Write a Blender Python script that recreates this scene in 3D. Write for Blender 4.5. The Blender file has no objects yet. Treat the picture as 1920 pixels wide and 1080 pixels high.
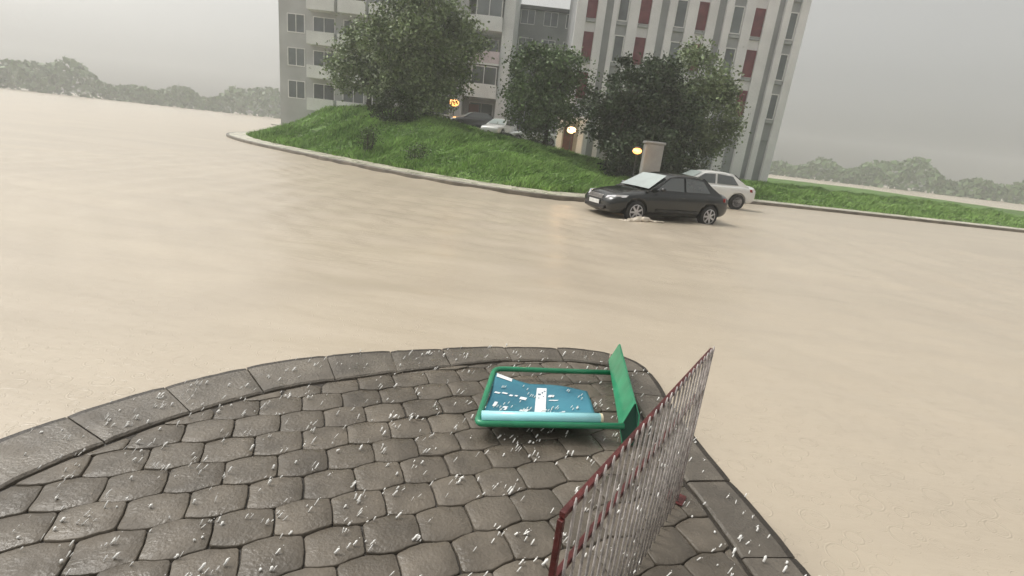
import bpy, bmesh, math, random
import numpy as np
from mathutils import Vector, Matrix
random.seed(7); rng = np.random.default_rng(7)
S = bpy.context.scene; COL = S.collection
PI = math.pi; R = math.radians

# ------------------------------------------------------------------ camera
CAM_H, PITCH, ROLL = 1.75, R(16.4), R(6.5)
f = Vector((0, math.cos(PITCH), -math.sin(PITCH))); r0 = Vector((1, 0, 0)); u0 = r0.cross(f)
c_, s_ = math.cos(ROLL), math.sin(ROLL)
rx = r0 * c_ + u0 * s_; ux = u0 * c_ - r0 * s_
cd = bpy.data.cameras.new('camera'); cam = bpy.data.objects.new('camera', cd); COL.objects.link(cam)
m4 = Matrix.Identity(4)
for i in range(3):
    m4[i][0] = rx[i]; m4[i][1] = ux[i]; m4[i][2] = -f[i]
m4[0][3], m4[1][3], m4[2][3] = 0, 0, CAM_H
cam.matrix_world = m4
cd.sensor_width = 36; cd.lens = 36 * 935 / 1920; cd.clip_end = 2000; cd.clip_start = 0.05
S.camera = cam

# ------------------------------------------------------------------ sky, sun, exposure
SUN_EL, SUN_AZ = R(56), R(-72)          # high sun behind the cloud, beyond the street
w = bpy.data.worlds.new('World'); S.world = w; w.use_nodes = True
nt = w.node_tree; nt.nodes.clear()
sky = nt.nodes.new('ShaderNodeTexSky'); sky.sky_type = 'NISHITA'; sky.sun_disc = False
sky.sun_elevation = SUN_EL; sky.sun_rotation = SUN_AZ
sky.dust_density = 6; sky.air_density = 1.5; sky.altitude = 0
hs = nt.nodes.new('ShaderNodeHueSaturation'); hs.inputs['Saturation'].default_value = 0.08
warm = nt.nodes.new('ShaderNodeMixRGB'); warm.blend_type = 'MULTIPLY'; warm.inputs[0].default_value = 1
warm.inputs[2].default_value = (1.0, 0.985, 0.945, 1)
bg = nt.nodes.new('ShaderNodeBackground'); bg.inputs[1].default_value = 0.15
wo = nt.nodes.new('ShaderNodeOutputWorld')
nt.links.new(sky.outputs[0], hs.inputs['Color']); nt.links.new(hs.outputs[0], warm.inputs[1])
nt.links.new(warm.outputs[0], bg.inputs[0]); nt.links.new(bg.outputs[0], wo.inputs[0])
sl = bpy.data.lights.new('sun', 'SUN'); sl.energy = 0.9; sl.angle = R(16); sl.color = (1, .96, .9)
so = bpy.data.objects.new('sun', sl); COL.objects.link(so)
sd = Vector((math.sin(SUN_AZ) * math.cos(SUN_EL), math.cos(SUN_AZ) * math.cos(SUN_EL), math.sin(SUN_EL)))
so.rotation_euler = sd.to_track_quat('Z', 'Y').to_euler()
S.view_settings.view_transform = 'Standard'; S.view_settings.look = 'None'
S.view_settings.exposure = 0.12; S.view_settings.gamma = 1.0
S.cycles.volume_step_rate = 4; S.cycles.max_bounces = 6; S.cycles.volume_bounces = 1

# ------------------------------------------------------------------ materials
def mat(name, col, rough=.6, var=.15, scale=3.0, bump=0.0, bscale=30.0, metal=0.0, col2=None, detail=5,
        emit=None, estr=0.0, coat=0.0, island=0.0, rvar=0.0, spec=.5, trans=0.0):
    m = bpy.data.materials.new(name); m.use_nodes = True
    t = m.node_tree; b = t.nodes['Principled BSDF']
    b.inputs['Roughness'].default_value = rough; b.inputs['Metallic'].default_value = metal
    b.inputs['Specular IOR Level'].default_value = spec
    if coat: b.inputs['Coat Weight'].default_value = coat; b.inputs['Coat Roughness'].default_value = .08
    if trans: b.inputs['Transmission Weight'].default_value = trans
    tc = t.nodes.new('ShaderNodeTexCoord')
    n = t.nodes.new('ShaderNodeTexNoise'); n.inputs['Scale'].default_value = scale; n.inputs['Detail'].default_value = detail
    t.links.new(tc.outputs['Object'], n.inputs['Vector'])
    rp = t.nodes.new('ShaderNodeValToRGB')
    lo = [c * (1 - var) for c in col[:3]]; hi = list((col2 or [min(1, c * (1 + var)) for c in col[:3]])[:3])
    rp.color_ramp.elements[0].position = .3; rp.color_ramp.elements[1].position = .7
    rp.color_ramp.elements[0].color = (*lo, 1); rp.color_ramp.elements[1].color = (*hi, 1)
    t.links.new(n.outputs['Fac'], rp.inputs[0]); last = rp.outputs[0]
    if island:
        g = t.nodes.new('ShaderNodeNewGeometry'); h = t.nodes.new('ShaderNodeHueSaturation')
        mr = t.nodes.new('ShaderNodeMapRange'); mr.inputs[3].default_value = 1 - island; mr.inputs[4].default_value = 1 + island
        t.links.new(g.outputs['Random Per Island'], mr.inputs[0]); t.links.new(mr.outputs[0], h.inputs['Value'])
        t.links.new(last, h.inputs['Color']); last = h.outputs[0]
    t.links.new(last, b.inputs['Base Color'])
    if rvar:
        n3 = t.nodes.new('ShaderNodeTexNoise'); n3.inputs['Scale'].default_value = scale * 1.7
        t.links.new(tc.outputs['Object'], n3.inputs['Vector'])
        mr = t.nodes.new('ShaderNodeMapRange'); mr.inputs[1].default_value = .35; mr.inputs[2].default_value = .65
        mr.inputs[3].default_value = max(.03, rough - rvar); mr.inputs[4].default_value = rough + rvar
        t.links.new(n3.outputs['Fac'], mr.inputs[0]); t.links.new(mr.outputs[0], b.inputs['Roughness'])
    if bump:
        n2 = t.nodes.new('ShaderNodeTexNoise'); n2.inputs['Scale'].default_value = bscale; n2.inputs['Detail'].default_value = 6
        t.links.new(tc.outputs['Object'], n2.inputs['Vector'])
        bp = t.nodes.new('ShaderNodeBump'); bp.inputs['Strength'].default_value = bump; bp.inputs['Distance'].default_value = .02
        t.links.new(n2.outputs['Fac'], bp.inputs['Height']); t.links.new(bp.outputs[0], b.inputs['Normal'])
    if emit:
        b.inputs['Emission Color'].default_value = (*emit, 1); b.inputs['Emission Strength'].default_value = estr
    return m

M = dict(
    kerb=mat('kerb_stone', (.130, .113, .092), .4, .3, 4, .4, 60, island=.12, rvar=.2),
    farkerb=mat('far_kerb_stone', (.16, .14, .11), .5, .4, 2, .2, 30),
    pave=mat('wet_paver', (.124, .106, .084), .36, .28, 5, .3, 60, spec=.4, island=.16, rvar=.2),
    bed=mat('wet_joint_sand', (.036, .029, .022), .5, .3, 8, .4, 60),
    strip=mat('wet_concrete_path', (.50, .47, .38), .4, .25, 1.2, .2, 20, rvar=.2),
    soil=mat('bank_soil', (.10, .18, .04), .9, .5, .8, .4, 8),
    ground=mat('ground_mud', (.30, .25, .18), .6, .2, .3),
    lot=mat('wet_asphalt', (.10, .10, .10), .4, .3, .8, .2, 40),
    green=mat('green_enamel', (.022, .245, .120), .3, .28, 5, .05, 30, coat=.3),
    green_in=mat('green_end_shade', (.006, .05, .030), .6, .2, 6),  # stand green darkened to paint in the shade of the foot's hollow end
    poster=mat('teal_poster', (.040, .195, .285), .42, .25, 3, .15, 6, rvar=.12, col2=(.06, .25, .33)),
    roll=mat('pale_cyan_tube', (.40, .85, .92), .22, .08, 5, coat=.3),
    white=mat('white_print', (.80, .82, .84), .4, .08, 40),
    ink=mat('dark_print', (.10, .16, .22), .5, .2, 60),
    cream=mat('cream_end_cap', (.78, .70, .50), .4, .1, 20),
    rail=mat('rust_red_paint', (.085, .016, .015), .45, .45, 14, .3, 60, rvar=.15),
    bar=mat('wet_zinc_bar', (.47, .44, .43), .3, .35, 25, .15, 80, metal=.2, rvar=.12),
    paint_black=mat('black_car_paint', (.004, .006, .006), .2, .3, 2, coat=.6),
    paint_white=mat('white_car_paint', (.72, .72, .70), .25, .08, 2, coat=.8),
    paint_grey=mat('charcoal_car_paint', (.05, .05, .055), .25, .2, 2, coat=.8),
    paint_silver=mat('silver_car_paint', (.55, .58, .57), .25, .1, 2, coat=.8),
    sky_glass=mat('painted_sky_glass', (.40, .455, .44), .12, .15, 1.5, spec=.8, coat=.6),  # windscreens: pale base colour paints in the white sky they reflect
    glass=mat('car_glass', (.05, .06, .06), .06, .1, 1, spec=1.0, coat=1.0),
    lampglass=mat('headlight_lens', (.72, .72, .76), .12, .1, 30, coat=.6),
    tyre=mat('tyre_rubber', (.015, .015, .015), .7, .3, 30),
    rim=mat('alloy_rim', (.55, .54, .56), .3, .2, 10, metal=.6),
    trim=mat('black_plastic', (.02, .018, .017), .5, .3, 12),
    chrome=mat('chrome_trim', (.6, .6, .62), .15, .1, 10, metal=1.0),
    plate=mat('white_plate', (.7, .7, .68), .5, .1, 10),
    red_lens=mat('red_lens', (.25, .01, .01), .2, .1, 10),
    wallA=mat('grey_plaster', (.42, .43, .43), .8, .14, .5, .15, 20),
    wallAw=mat('white_plaster', (.70, .71, .70), .8, .10, .6, .15, 20),
    pinkp=mat('pinkish_panel', (.58, .50, .52), .7, .1, .8),
    wallB=mat('mid_grey_plaster', (.30, .31, .31), .8, .15, .4, .15, 20),
    wallBl=mat('pale_grey_plaster', (.42, .43, .38), .8, .15, .4, .15, 20),
    wallC=mat('white_render', (.74, .73, .74), .8, .09, .6, .15, 20),
    greyC=mat('grey_render', (.34, .35, .36), .8, .14, .5, .15, 20),
    redC=mat('dark_red_panel', (.17, .045, .055), .6, .25, 1.5),
    beige=mat('beige_render', (.62, .56, .46), .8, .10, .4, .15, 20),
    frame=mat('window_frame_white', (.75, .75, .74), .5, .06, 3),
    pane=mat('window_pane', (.12, .135, .14), .1, .5, .35, spec=.8),
    dark=mat('dark_recess', (.06, .06, .062), .7, .3, 1),
    roof=mat('roof_felt', (.14, .14, .14), .8, .2, 1),
    door=mat('brown_red_door', (.14, .05, .04), .5, .25, 4),
    stone=mat('warm_portal_render', (.55, .49, .42), .7, .12, 2),
    pier=mat('grey_concrete_pier', (.30, .30, .295), .6, .18, 1.5, .25, 20),
    post=mat('dark_lamp_metal', (.04, .04, .04), .5, .2, 5),
    bark=mat('wet_bark', (.045, .036, .027), .8, .4, 8, .6, 25),
    glow=mat('lamp_glow', (.9, .7, .45), .4, .02, 3, emit=(1.0, .42, .10), estr=2.4),
    glow_w=mat('lamp_glow_pale', (.9, .8, .7), .4, .02, 3, emit=(1.0, .62, .32), estr=2.6),
    splashmud=mat('splashed_mud_water', (.62, .55, .45), .3, .12, 8),
    splash=mat('rain_splash_water', (.88, .87, .84), .12, .05, 50, spec=.8),
)
def leafmat(name, col, var=.35):
    return mat(name, col, .5, var, .9, island=.35, spec=.3)
M['leaf1'] = leafmat('leaf_grey_green', (.155, .205, .095))
M['leaf2'] = leafmat('leaf_mid_green', (.095, .150, .055))
M['leaf3'] = leafmat('leaf_dark_green', (.040, .064, .026))
M['leafb'] = leafmat('leaf_bush', (.042, .070, .015))
M['leafh'] = leafmat('leaf_hedge', (.030, .050, .020))
M['grass'] = mat('grass_blade', (.20, .37, .08), .5, .3, .5, island=.40, spec=.3, col2=(.36, .56, .16))
M['weed'] = leafmat('weed_leaf', (.075, .115, .035))

def water_mat():
    m = bpy.data.materials.new('muddy_flood'); m.use_nodes = True
    t = m.node_tree; b = t.nodes['Principled BSDF']
    tc = t.nodes.new('ShaderNodeTexCoord')
    mp = t.nodes.new('ShaderNodeMapping'); mp.inputs['Scale'].default_value = (.35, 1.0, 1); mp.inputs['Rotation'].default_value = (0, 0, R(8))
    t.links.new(tc.outputs['Object'], mp.inputs[0])
    n = t.nodes.new('ShaderNodeTexNoise'); n.inputs['Scale'].default_value = .45; n.inputs['Detail'].default_value = 7; n.inputs['Distortion'].default_value = 1.2
    t.links.new(mp.outputs[0], n.inputs[0])
    rp = t.nodes.new('ShaderNodeValToRGB'); e = rp.color_ramp.elements
    e[0].position = .28; e[0].color = (.445, .382, .300, 1); e[1].position = .72; e[1].color = (.515, .444, .345, 1)
    t.links.new(n.outputs['Fac'], rp.inputs[0]); t.links.new(rp.outputs[0], b.inputs['Base Color'])
    b.inputs['Roughness'].default_value = .32; b.inputs['Specular IOR Level'].default_value = .45
    n1 = t.nodes.new('ShaderNodeTexNoise'); n1.inputs['Scale'].default_value = 2.2; n1.inputs['Detail'].default_value = 8
    t.links.new(mp.outputs[0], n1.inputs[0])
    def ma(op, a, b=None, c=None):
        q = t.nodes.new('ShaderNodeMath'); q.operation = op
        for i, x in enumerate((a, b, c)):
            if x is None: continue
            if isinstance(x, (int, float)): q.inputs[i].default_value = x
            else: t.links.new(x, q.inputs[i])
        return q.outputs[0]
    tot = n1.outputs['Fac']                      # swell plus rings spreading from raindrops
    for sc, amp in ((4.5, .045), (7.5, .036), (12.0, .024)):
        v = t.nodes.new('ShaderNodeTexVoronoi'); v.inputs['Scale'].default_value = sc; v.voronoi_dimensions = '2D'
        t.links.new(tc.outputs['Object'], v.inputs[0])
        sx = t.nodes.new('ShaderNodeSeparateColor'); t.links.new(v.outputs['Color'], sx.inputs[0])
        rad = ma('MULTIPLY_ADD', sx.outputs[0], .32, .04)                       # each drop's ring radius
        dr = ma('ABSOLUTE', ma('SUBTRACT', v.outputs['Distance'], rad))
        ring = ma('MULTIPLY', ma('COSINE', ma('MULTIPLY', dr, 75.0)), ma('MAXIMUM', ma('SUBTRACT', 1.0, ma('MULTIPLY', dr, 13.0)), 0.0))
        tot = ma('ADD', tot, ma('MULTIPLY', ring, amp))
    bp = t.nodes.new('ShaderNodeBump'); bp.inputs['Strength'].default_value = .55; bp.inputs['Distance'].default_value = .05
    t.links.new(tot, bp.inputs['Height']); t.links.new(bp.outputs[0], b.inputs['Normal'])
    return m
M['water'] = water_mat()

# ------------------------------------------------------------------ mesh helpers
class MB:
    def __init__(s): s.v = []; s.f = []; s.mi = []
    def add(s, vs, fs, mi=0):
        o = len(s.v); s.v += [tuple(p) for p in vs]; s.f += [tuple(o + i for i in q) for q in fs]; s.mi += [mi] * len(fs); return s
    def box(s, a, b, mi=0):
        x0, y0, z0 = a; x1, y1, z1 = b
        return s.add([(x0,y0,z0),(x1,y0,z0),(x1,y1,z0),(x0,y1,z0),(x0,y0,z1),(x1,y0,z1),(x1,y1,z1),(x0,y1,z1)],
                     [(0,3,2,1),(4,5,6,7),(0,1,5,4),(1,2,6,5),(2,3,7,6),(3,0,4,7)], mi)
    def obox(s, c, ax, ay, az, mi=0):      # centre + three half-axes
        c, ax, ay, az = map(Vector, (c, ax, ay, az)); vs = []
        for z in (-1, 1):
            for x, y in ((-1,-1),(1,-1),(1,1),(-1,1)): vs.append(c + ax * x + ay * y + az * z)
        return s.add(vs, [(0,3,2,1),(4,5,6,7),(0,1,5,4),(1,2,6,5),(2,3,7,6),(3,0,4,7)], mi)
    def tube(s, pts, rad, n=10, cap=True, mi=0):
        pts = [Vector(p) for p in pts]; rr = rad if isinstance(rad, (list, tuple)) else [rad] * len(pts)
        rings = []; up = Vector((.13, .21, .97))
        for i, p in enumerate(pts):
            d = (pts[min(i + 1, len(pts) - 1)] - pts[max(i - 1, 0)]).normalized()
            a = d.cross(up)
            if a.length < .05: a = d.cross(Vector((1, 0, 0)))
            a.normalize(); b = d.cross(a)
            rings.append([p + (a * math.cos(2*PI*k/n) + b * math.sin(2*PI*k/n)) * rr[i] for k in range(n)])
        vs = [v for q in rings for v in q]; fs = []
        for i in range(len(pts) - 1):
            for k in range(n): fs.append((i*n+k, i*n+(k+1)%n, (i+1)*n+(k+1)%n, (i+1)*n+k))
        if cap: fs.append(tuple(range(n))[::-1]); fs.append(tuple((len(pts)-1)*n+k for k in range(n)))
        return s.add(vs, fs, mi)
    def lathe(s, prof, c=(0,0,0), axis='Z', n=20, mi=0):
        c = Vector(c); vs = []; fs = []
        for (rad, h) in prof:
            for k in range(n):
                a = 2*PI*k/n; x, y = rad*math.cos(a), rad*math.sin(a)
                vs.append(c + (Vector((x, y, h)) if axis == 'Z' else Vector((x, h, y))))
        for i in range(len(prof)-1):
            for k in range(n): fs.append((i*n+k, i*n+(k+1)%n, (i+1)*n+(k+1)%n, (i+1)*n+k))
        fs.append(tuple(range(n))[::-1]); fs.append(tuple((len(prof)-1)*n+k for k in range(n)))
        return s.add(vs, fs, mi)
    def ball(s, c, rad, n=12, mi=0, sq=(1,1,1)):
        c = Vector(c); prof = [(max(1e-4, rad*math.sin(PI*i/n)), -rad*math.cos(PI*i/n)) for i in range(n+1)]
        m = MB().lathe(prof, (0,0,0), n=n*2)
        return s.add([(c.x+v[0]*sq[0], c.y+v[1]*sq[1], c.z+v[2]*sq[2]) for v in m.v], m.f, mi)
    def build(s, name, m, parent=None, smooth=False, bevel=0.0, sub=0):
        me = bpy.data.meshes.new(name); me.from_pydata(s.v, [], s.f)
        for x in (m if isinstance(m, (list, tuple)) else [m]): me.materials.append(x)
        if any(s.mi): me.polygons.foreach_set('material_index', s.mi)
        bm = bmesh.new(); bm.from_mesh(me); bmesh.ops.recalc_face_normals(bm, faces=bm.faces); bm.to_mesh(me); bm.free()
        if smooth: me.polygons.foreach_set('use_smooth', [True]*len(me.polygons))
        o = bpy.data.objects.new(name, me); COL.objects.link(o)
        if parent: o.parent = parent
        if bevel:
            b = o.modifiers.new('bevel', 'BEVEL'); b.width = bevel; b.segments = 2; b.limit_method = 'ANGLE'
        if sub:
            q = o.modifiers.new('sub', 'SUBSURF'); q.levels = sub; q.render_levels = sub
        return o
def tag(o, label=None, cat=None, group=None, kind=None):
    if label: o['label'] = label
    if cat: o['category'] = cat
    if group: o['group'] = group
    if kind: o['kind'] = kind
    return o
def thing(name, loc, label, cat, rz=0, group=None):
    o = bpy.data.objects.new(name, None); o.empty_display_size = .3; COL.objects.link(o)
    o.location = loc; o.rotation_euler = (0, 0, rz); return tag(o, label, cat, group)
def struct(o): return tag(o, kind='structure')
def poly_mesh(name, verts, faces, m, smooth=False, parent=None):
    me = bpy.data.meshes.new(name); me.from_pydata(verts, [], faces); me.materials.append(m)
    if smooth: me.polygons.foreach_set('use_smooth', [True]*len(me.polygons))
    o = bpy.data.objects.new(name, me); COL.objects.link(o)
    if parent: o.parent = parent
    return o
def cards(name, P, N, size, aspect, m, parent=None):
    """many small leaf quads: positions P, normals N, sizes"""
    n = len(P); t = np.cross(N, rng.normal(size=(n, 3))); t /= np.linalg.norm(t, axis=1)[:, None] + 1e-9
    b = np.cross(N, t); b /= np.linalg.norm(b, axis=1)[:, None] + 1e-9
    sz = (size * rng.uniform(.6, 1.35, n))[:, None]
    V = np.stack([P - t*sz*.5, P + b*sz*aspect*.5 + N*sz*.08, P + t*sz*.5, P - b*sz*aspect*.5 + N*sz*.08], 1).reshape(-1, 3)
    me = bpy.data.meshes.new(name); me.vertices.add(4*n); me.vertices.foreach_set('co', V.ravel())
    me.loops.add(4*n); me.loops.foreach_set('vertex_index', np.arange(4*n, dtype=np.int32))
    me.polygons.add(n); me.polygons.foreach_set('loop_start', np.arange(0, 4*n, 4, dtype=np.int32))
    me.update(calc_edges=True); me.materials.append(m)
    o = bpy.data.objects.new(name, me); COL.objects.link(o)
    if parent: o.parent = parent
    return o

# ------------------------------------------------------------------ ground, water
def pchip(xs, ys, x): return np.interp(x, xs, ys)
BANK = [(-40, 80), (-22, 66), (-24, 54), (-23, 46), (-22, 39), (-20, 33.5), (-16, 28.6), (-11.4, 24.6), (-7.4, 21.3), (-4.45, 19.1), (-2.05, 17.75), (.37, 17.05), (1.4, 17.05), (2.4, 17.5), (3.7, 18.7), (4.7, 20.3), (5.5, 22.5), (7.2, 24.6), (12, 26), (22, 27), (60, 30), (60, 80)]
def resample(poly, step, closed=False):
    p = [Vector(q) for q in poly] + ([Vector(poly[0])] if closed else [])
    d = [0]
    for a, b in zip(p, p[1:]): d.append(d[-1] + (b - a).length)
    n = max(2, int(d[-1] / step)); out = []
    xs = np.linspace(0, d[-1], n + (0 if closed else 1), endpoint=not closed)
    for x in xs: out.append((np.interp(x, d, [q.x for q in p]), np.interp(x, d, [q.y for q in p])))
    return out
def smooth_poly(p, it=3):
    p = [Vector(q) for q in p]
    for _ in range(it):
        q = [p[0]]
        for a, b in zip(p, p[1:]): q += [a*.75 + b*.25, a*.25 + b*.75]
        q.append(p[-1]); p = q
    return [(a.x, a.y) for a in p]
KL = resample(smooth_poly(BANK, 2), .5)            # far kerb line
KA = np.array(KL)
def inside(x, y, poly):
    c = np.zeros(x.shape, bool); px, py = poly[:, 0], poly[:, 1]; j = len(poly) - 1
    for i in range(len(poly)):
        k = ((py[i] > y) != (py[j] > y)) & (x < (px[j]-px[i])*(y-py[i])/(py[j]-py[i]+1e-12)+px[i]); c ^= k; j = i
    return c
def kerb_dist(x, y):
    a, b = KA[:-1], KA[1:]; best = np.full(x.shape, 1e9)
    for (ax, ay), (bx, by) in zip(a, b):
        dx, dy = bx-ax, by-ay; t = np.clip(((x-ax)*dx+(y-ay)*dy)/(dx*dx+dy*dy), 0, 1)
        best = np.minimum(best, np.hypot(x-ax-t*dx, y-ay-t*dy))
    return np.where(inside(x, y, KA), best, -best)
def hump(x, y):
    return .06*np.sin(x*.9+y*.5)+.05*np.sin(x*2.1-y*1.3+1)+.03*np.sin(x*3.7+y*2.9)
def terrain(x, y):
    x = np.asarray(x, float); y = np.asarray(y, float)
    d = kerb_dist(x, y); hp = np.interp(x, [-22, -18, -14, -10, -7, -3, 0, 2.8, 4.6, 7, 60], [2.2, 3.2, 3.7, 3.6, 2.85, 1.85, 1.5, 1.25, .95, .6, .5])
    t = np.clip((d-1.15)/8.2, 0, 1); rise = t*t*(3-2*t)*.55 + t*.45
    hb = np.where(x < 7, np.maximum(0, np.clip((y-30)/10, 0, 1)), 0)      # beyond the crest the ground is level
    back = np.interp(x, [-16, -3, 1, 6, 60], [2.4, 2.1, 1.6, 1.0, .5])
    z = .10 + (hp-.10)*rise; z = z*(1-hb) + np.minimum(z, back)*hb
    z = z + hump(x, y)*np.clip((d-1.2)/1.5, 0, 1)*np.clip((y < 31)*1.0, 0.15, 1)
    return np.where(d < .8, -.4, z)
def tz(x, y): return float(terrain(np.array([x]), np.array([y]))[0])
# terrain sheet
nx, ny = 241, 190
X, Y = np.meshgrid(np.linspace(-36, 60, nx), np.linspace(16.5, 79, ny)); Z = terrain(X, Y)
vs = np.stack([X, Y, Z], -1).reshape(-1, 3); fs = []
for j in range(ny-1):
    for i in range(nx-1):
        a = j*nx+i
        if max(Z[j, i], Z[j+1, i], Z[j, i+1], Z[j+1, i+1]) > -.3: fs.append((a, a+1, a+nx+1, a+nx))
struct(poly_mesh('grass_bank', vs.tolist(), fs, M['soil'], True))
struct(MB().add([(-400,-400,-.45),(400,-400,-.45),(400,400,-.45),(-400,400,-.45)], [(0,1,2,3)]).build('ground', M['ground']))
# flood water: gently rippled sheet, finer near the camera
gx = np.concatenate([np.linspace(-330, -14, 30), np.linspace(-13.8, 14, 180), np.linspace(14.5, 330, 30)])
gy = np.concatenate([np.linspace(-60, -1, 10), np.linspace(-.8, 24, 200), np.linspace(24.5, 330, 40)])
X, Y = np.meshgrid(gx, gy); Z = np.zeros_like(X); k = 0
for lam, amp in ((3.1, .008), (1.7, .006), (.9, .004), (.6, .003)):
    for _ in range(3):
        a = rng.uniform(0, 2*PI); Z += amp*np.sin((X*math.cos(a)+Y*math.sin(a))*2*PI/lam + rng.uniform(0, 6))
Z *= (np.abs(X) < 14) & (Y < 24); nxx = len(gx)
fs = [(j*nxx+i, j*nxx+i+1, (j+1)*nxx+i+1, (j+1)*nxx+i) for j in range(len(gy)-1) for i in range(nxx-1)]
struct(poly_mesh('flood_water', np.stack([X, Y, Z], -1).reshape(-1, 3).tolist(), fs, M['water'], True))

def normals2(pl, closed=False):
    out = []
    n = len(pl)
    for i in range(n):
        a = Vector(pl[(i-1) % n] if closed else pl[max(i-1, 0)]); b = Vector(pl[(i+1) % n] if closed else pl[min(i+1, n-1)])
        d = (b-a).normalized(); out.append(Vector((-d.y, d.x)))   # left of travel = inland
    return out
def strip(pl, prof, name, m, gap_every=0, jit=0):
    """sweep a profile of (inland offset, z) along the polyline"""
    nn = normals2(pl); mb = MB(); k = len(prof); vs = []; fs = []
    for p, n in zip(pl, nn):
        for o, z in prof: vs.append((p[0]+n.x*o, p[1]+n.y*o, z + (random.uniform(-jit, jit) if jit else 0)))
    for i in range(len(pl)-1):
        if gap_every and i % gap_every == gap_every-1: continue
        for j in range(k-1): fs.append((i*k+j, (i+1)*k+j, (i+1)*k+j+1, i*k+j+1))
    return mb.add(vs, fs).build(name, m)
struct(strip(KL, [(0, -.4), (0, .115), (.02, .135), (.16, .135)], 'far_kerb', M['farkerb']))
struct(strip(KL, [(.16, .139), (1.22, .16), (1.26, -.3)], 'pavement', M['strip']))
# parking ground behind the bank
LX, LY = np.meshgrid(np.linspace(-12, 1.6, 20), np.linspace(40, 49, 8)); LZ = np.maximum(terrain(LX, LY)+.06, 0)
struct(poly_mesh('parking_road', np.stack([LX, LY, LZ], -1).reshape(-1, 3).tolist(), [(j*20+i, j*20+i+1, (j+1)*20+i+1, (j+1)*20+i) for j in range(7) for i in range(19)], M['lot'], True))

# ------------------------------------------------------------------ near paving
PAD = smooth_poly([(-2.5, -1.5), (-2.72, .6), (-2.62, 1.7), (-2.3, 2.5), (-1.75, 3.18), (-1.19, 3.53), (-.64, 3.76), (-.08, 3.98), (.48, 4.12), (.90, 4.13), (1.14, 4.02), (1.24, 3.75), (1.25, 3.3), (1.30, 2.7), (1.46, 2.0), (1.6, .6), (1.6, -1.5)], 2)
PADr = resample(PAD, .06)[::-1]     # reversed so that inland is left
PN = normals2(PADr)
ZP = .05
# kerb slabs
mb = MB(); i = 0; n = len(PADr)
while i < n-9:
    L = random.choice((8, 9, 10)); j = min(i+L, n-1); zz = ZP + random.uniform(-.004, .004)
    vs = []; fs = []
    idx = list(range(i, j))
    for q, a in enumerate(idx):
        p = PADr[a]; nn_ = PN[a]
        wd = .27 + .13*max(0, min(1, (-.1-p[0])/1.1))
        e = .006 if q in (0, len(idx)-1) else 0
        sh = (PN[a].y*.004, -PN[a].x*.004) if q == 0 else (-PN[a].y*.004, PN[a].x*.004) if q == len(idx)-1 else (0, 0)
        for o, z in ((0, -.3), (0, zz-.006-e), (.038, zz-.003-e), (wd-.012, zz-e), (wd, zz-.01-e), (wd, -.05)):
            vs.append((p[0]+nn_.x*o+sh[0], p[1]+nn_.y*o+sh[1], z + random.uniform(-.0015, .0015)))
    dk = []
    for q in range(len(idx)-1):
        for k in range(5): (dk if k < 2 else fs).append((q*6+k, (q+1)*6+k, (q+1)*6+k+1, q*6+k+1))
    fs.append(tuple(range(6))); fs.append(tuple((len(idx)-1)*6+k for k in range(6)))
    o0 = len(mb.v); mb.add(vs, fs); mb.f += [tuple(o0+t for t in q) for q in dk]; mb.mi += [1]*len(dk); i = j-1
kb = mb.build('near_kerb', [M['kerb'], M['bed']])
struct(kb)
# bed below the pavers
inner = [(p[0]+nn_.x*.2, p[1]+nn_.y*.2) for p, nn_ in zip(PADr, PN)]
struct(MB().add([(x, y, ZP-.022) for x, y in inner], [tuple(range(len(inner)))]).build('paving_bed', M['bed']))
# hexagonal pavers
def inner_w(px): return .27 + .13*max(0, min(1, (-.1-px)/1.1)) + .030
IN2 = np.array([(p[0]+nn_.x*inner_w(p[0]), p[1]+nn_.y*inner_w(p[0])) for p, nn_ in zip(PADr, PN)])
mb = MB(); hx, hy, pk = .238, .200, .013; rot = R(24)
cr, sr = math.cos(rot), math.sin(rot)
HEX = [Vector(q) for q in ((hx/2, -(hy/2-pk)), (hx/2, hy/2-pk), (0, hy/2+pk), (-hx/2, hy/2-pk), (-hx/2, -(hy/2-pk)), (0, -(hy/2+pk)))]
OUT = []
for k in range(6):                       # rounded corners, slightly bowed sides
    a, b, c = HEX[k-1], HEX[k], HEX[(k+1) % 6]
    p, q = b+(a-b).normalized()*.017, b+(c-b).normalized()*.017
    for t in (0, .35, .65, 1): OUT.append(p*(1-t)**2 + b*2*t*(1-t) + q*t*t)
    md = (q + c+(b-c).normalized()*.017)/2; OUT.append(md + Vector((-(c-b).y, (c-b).x)).normalized()*.004*(1 if k % 2 else -1))
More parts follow.
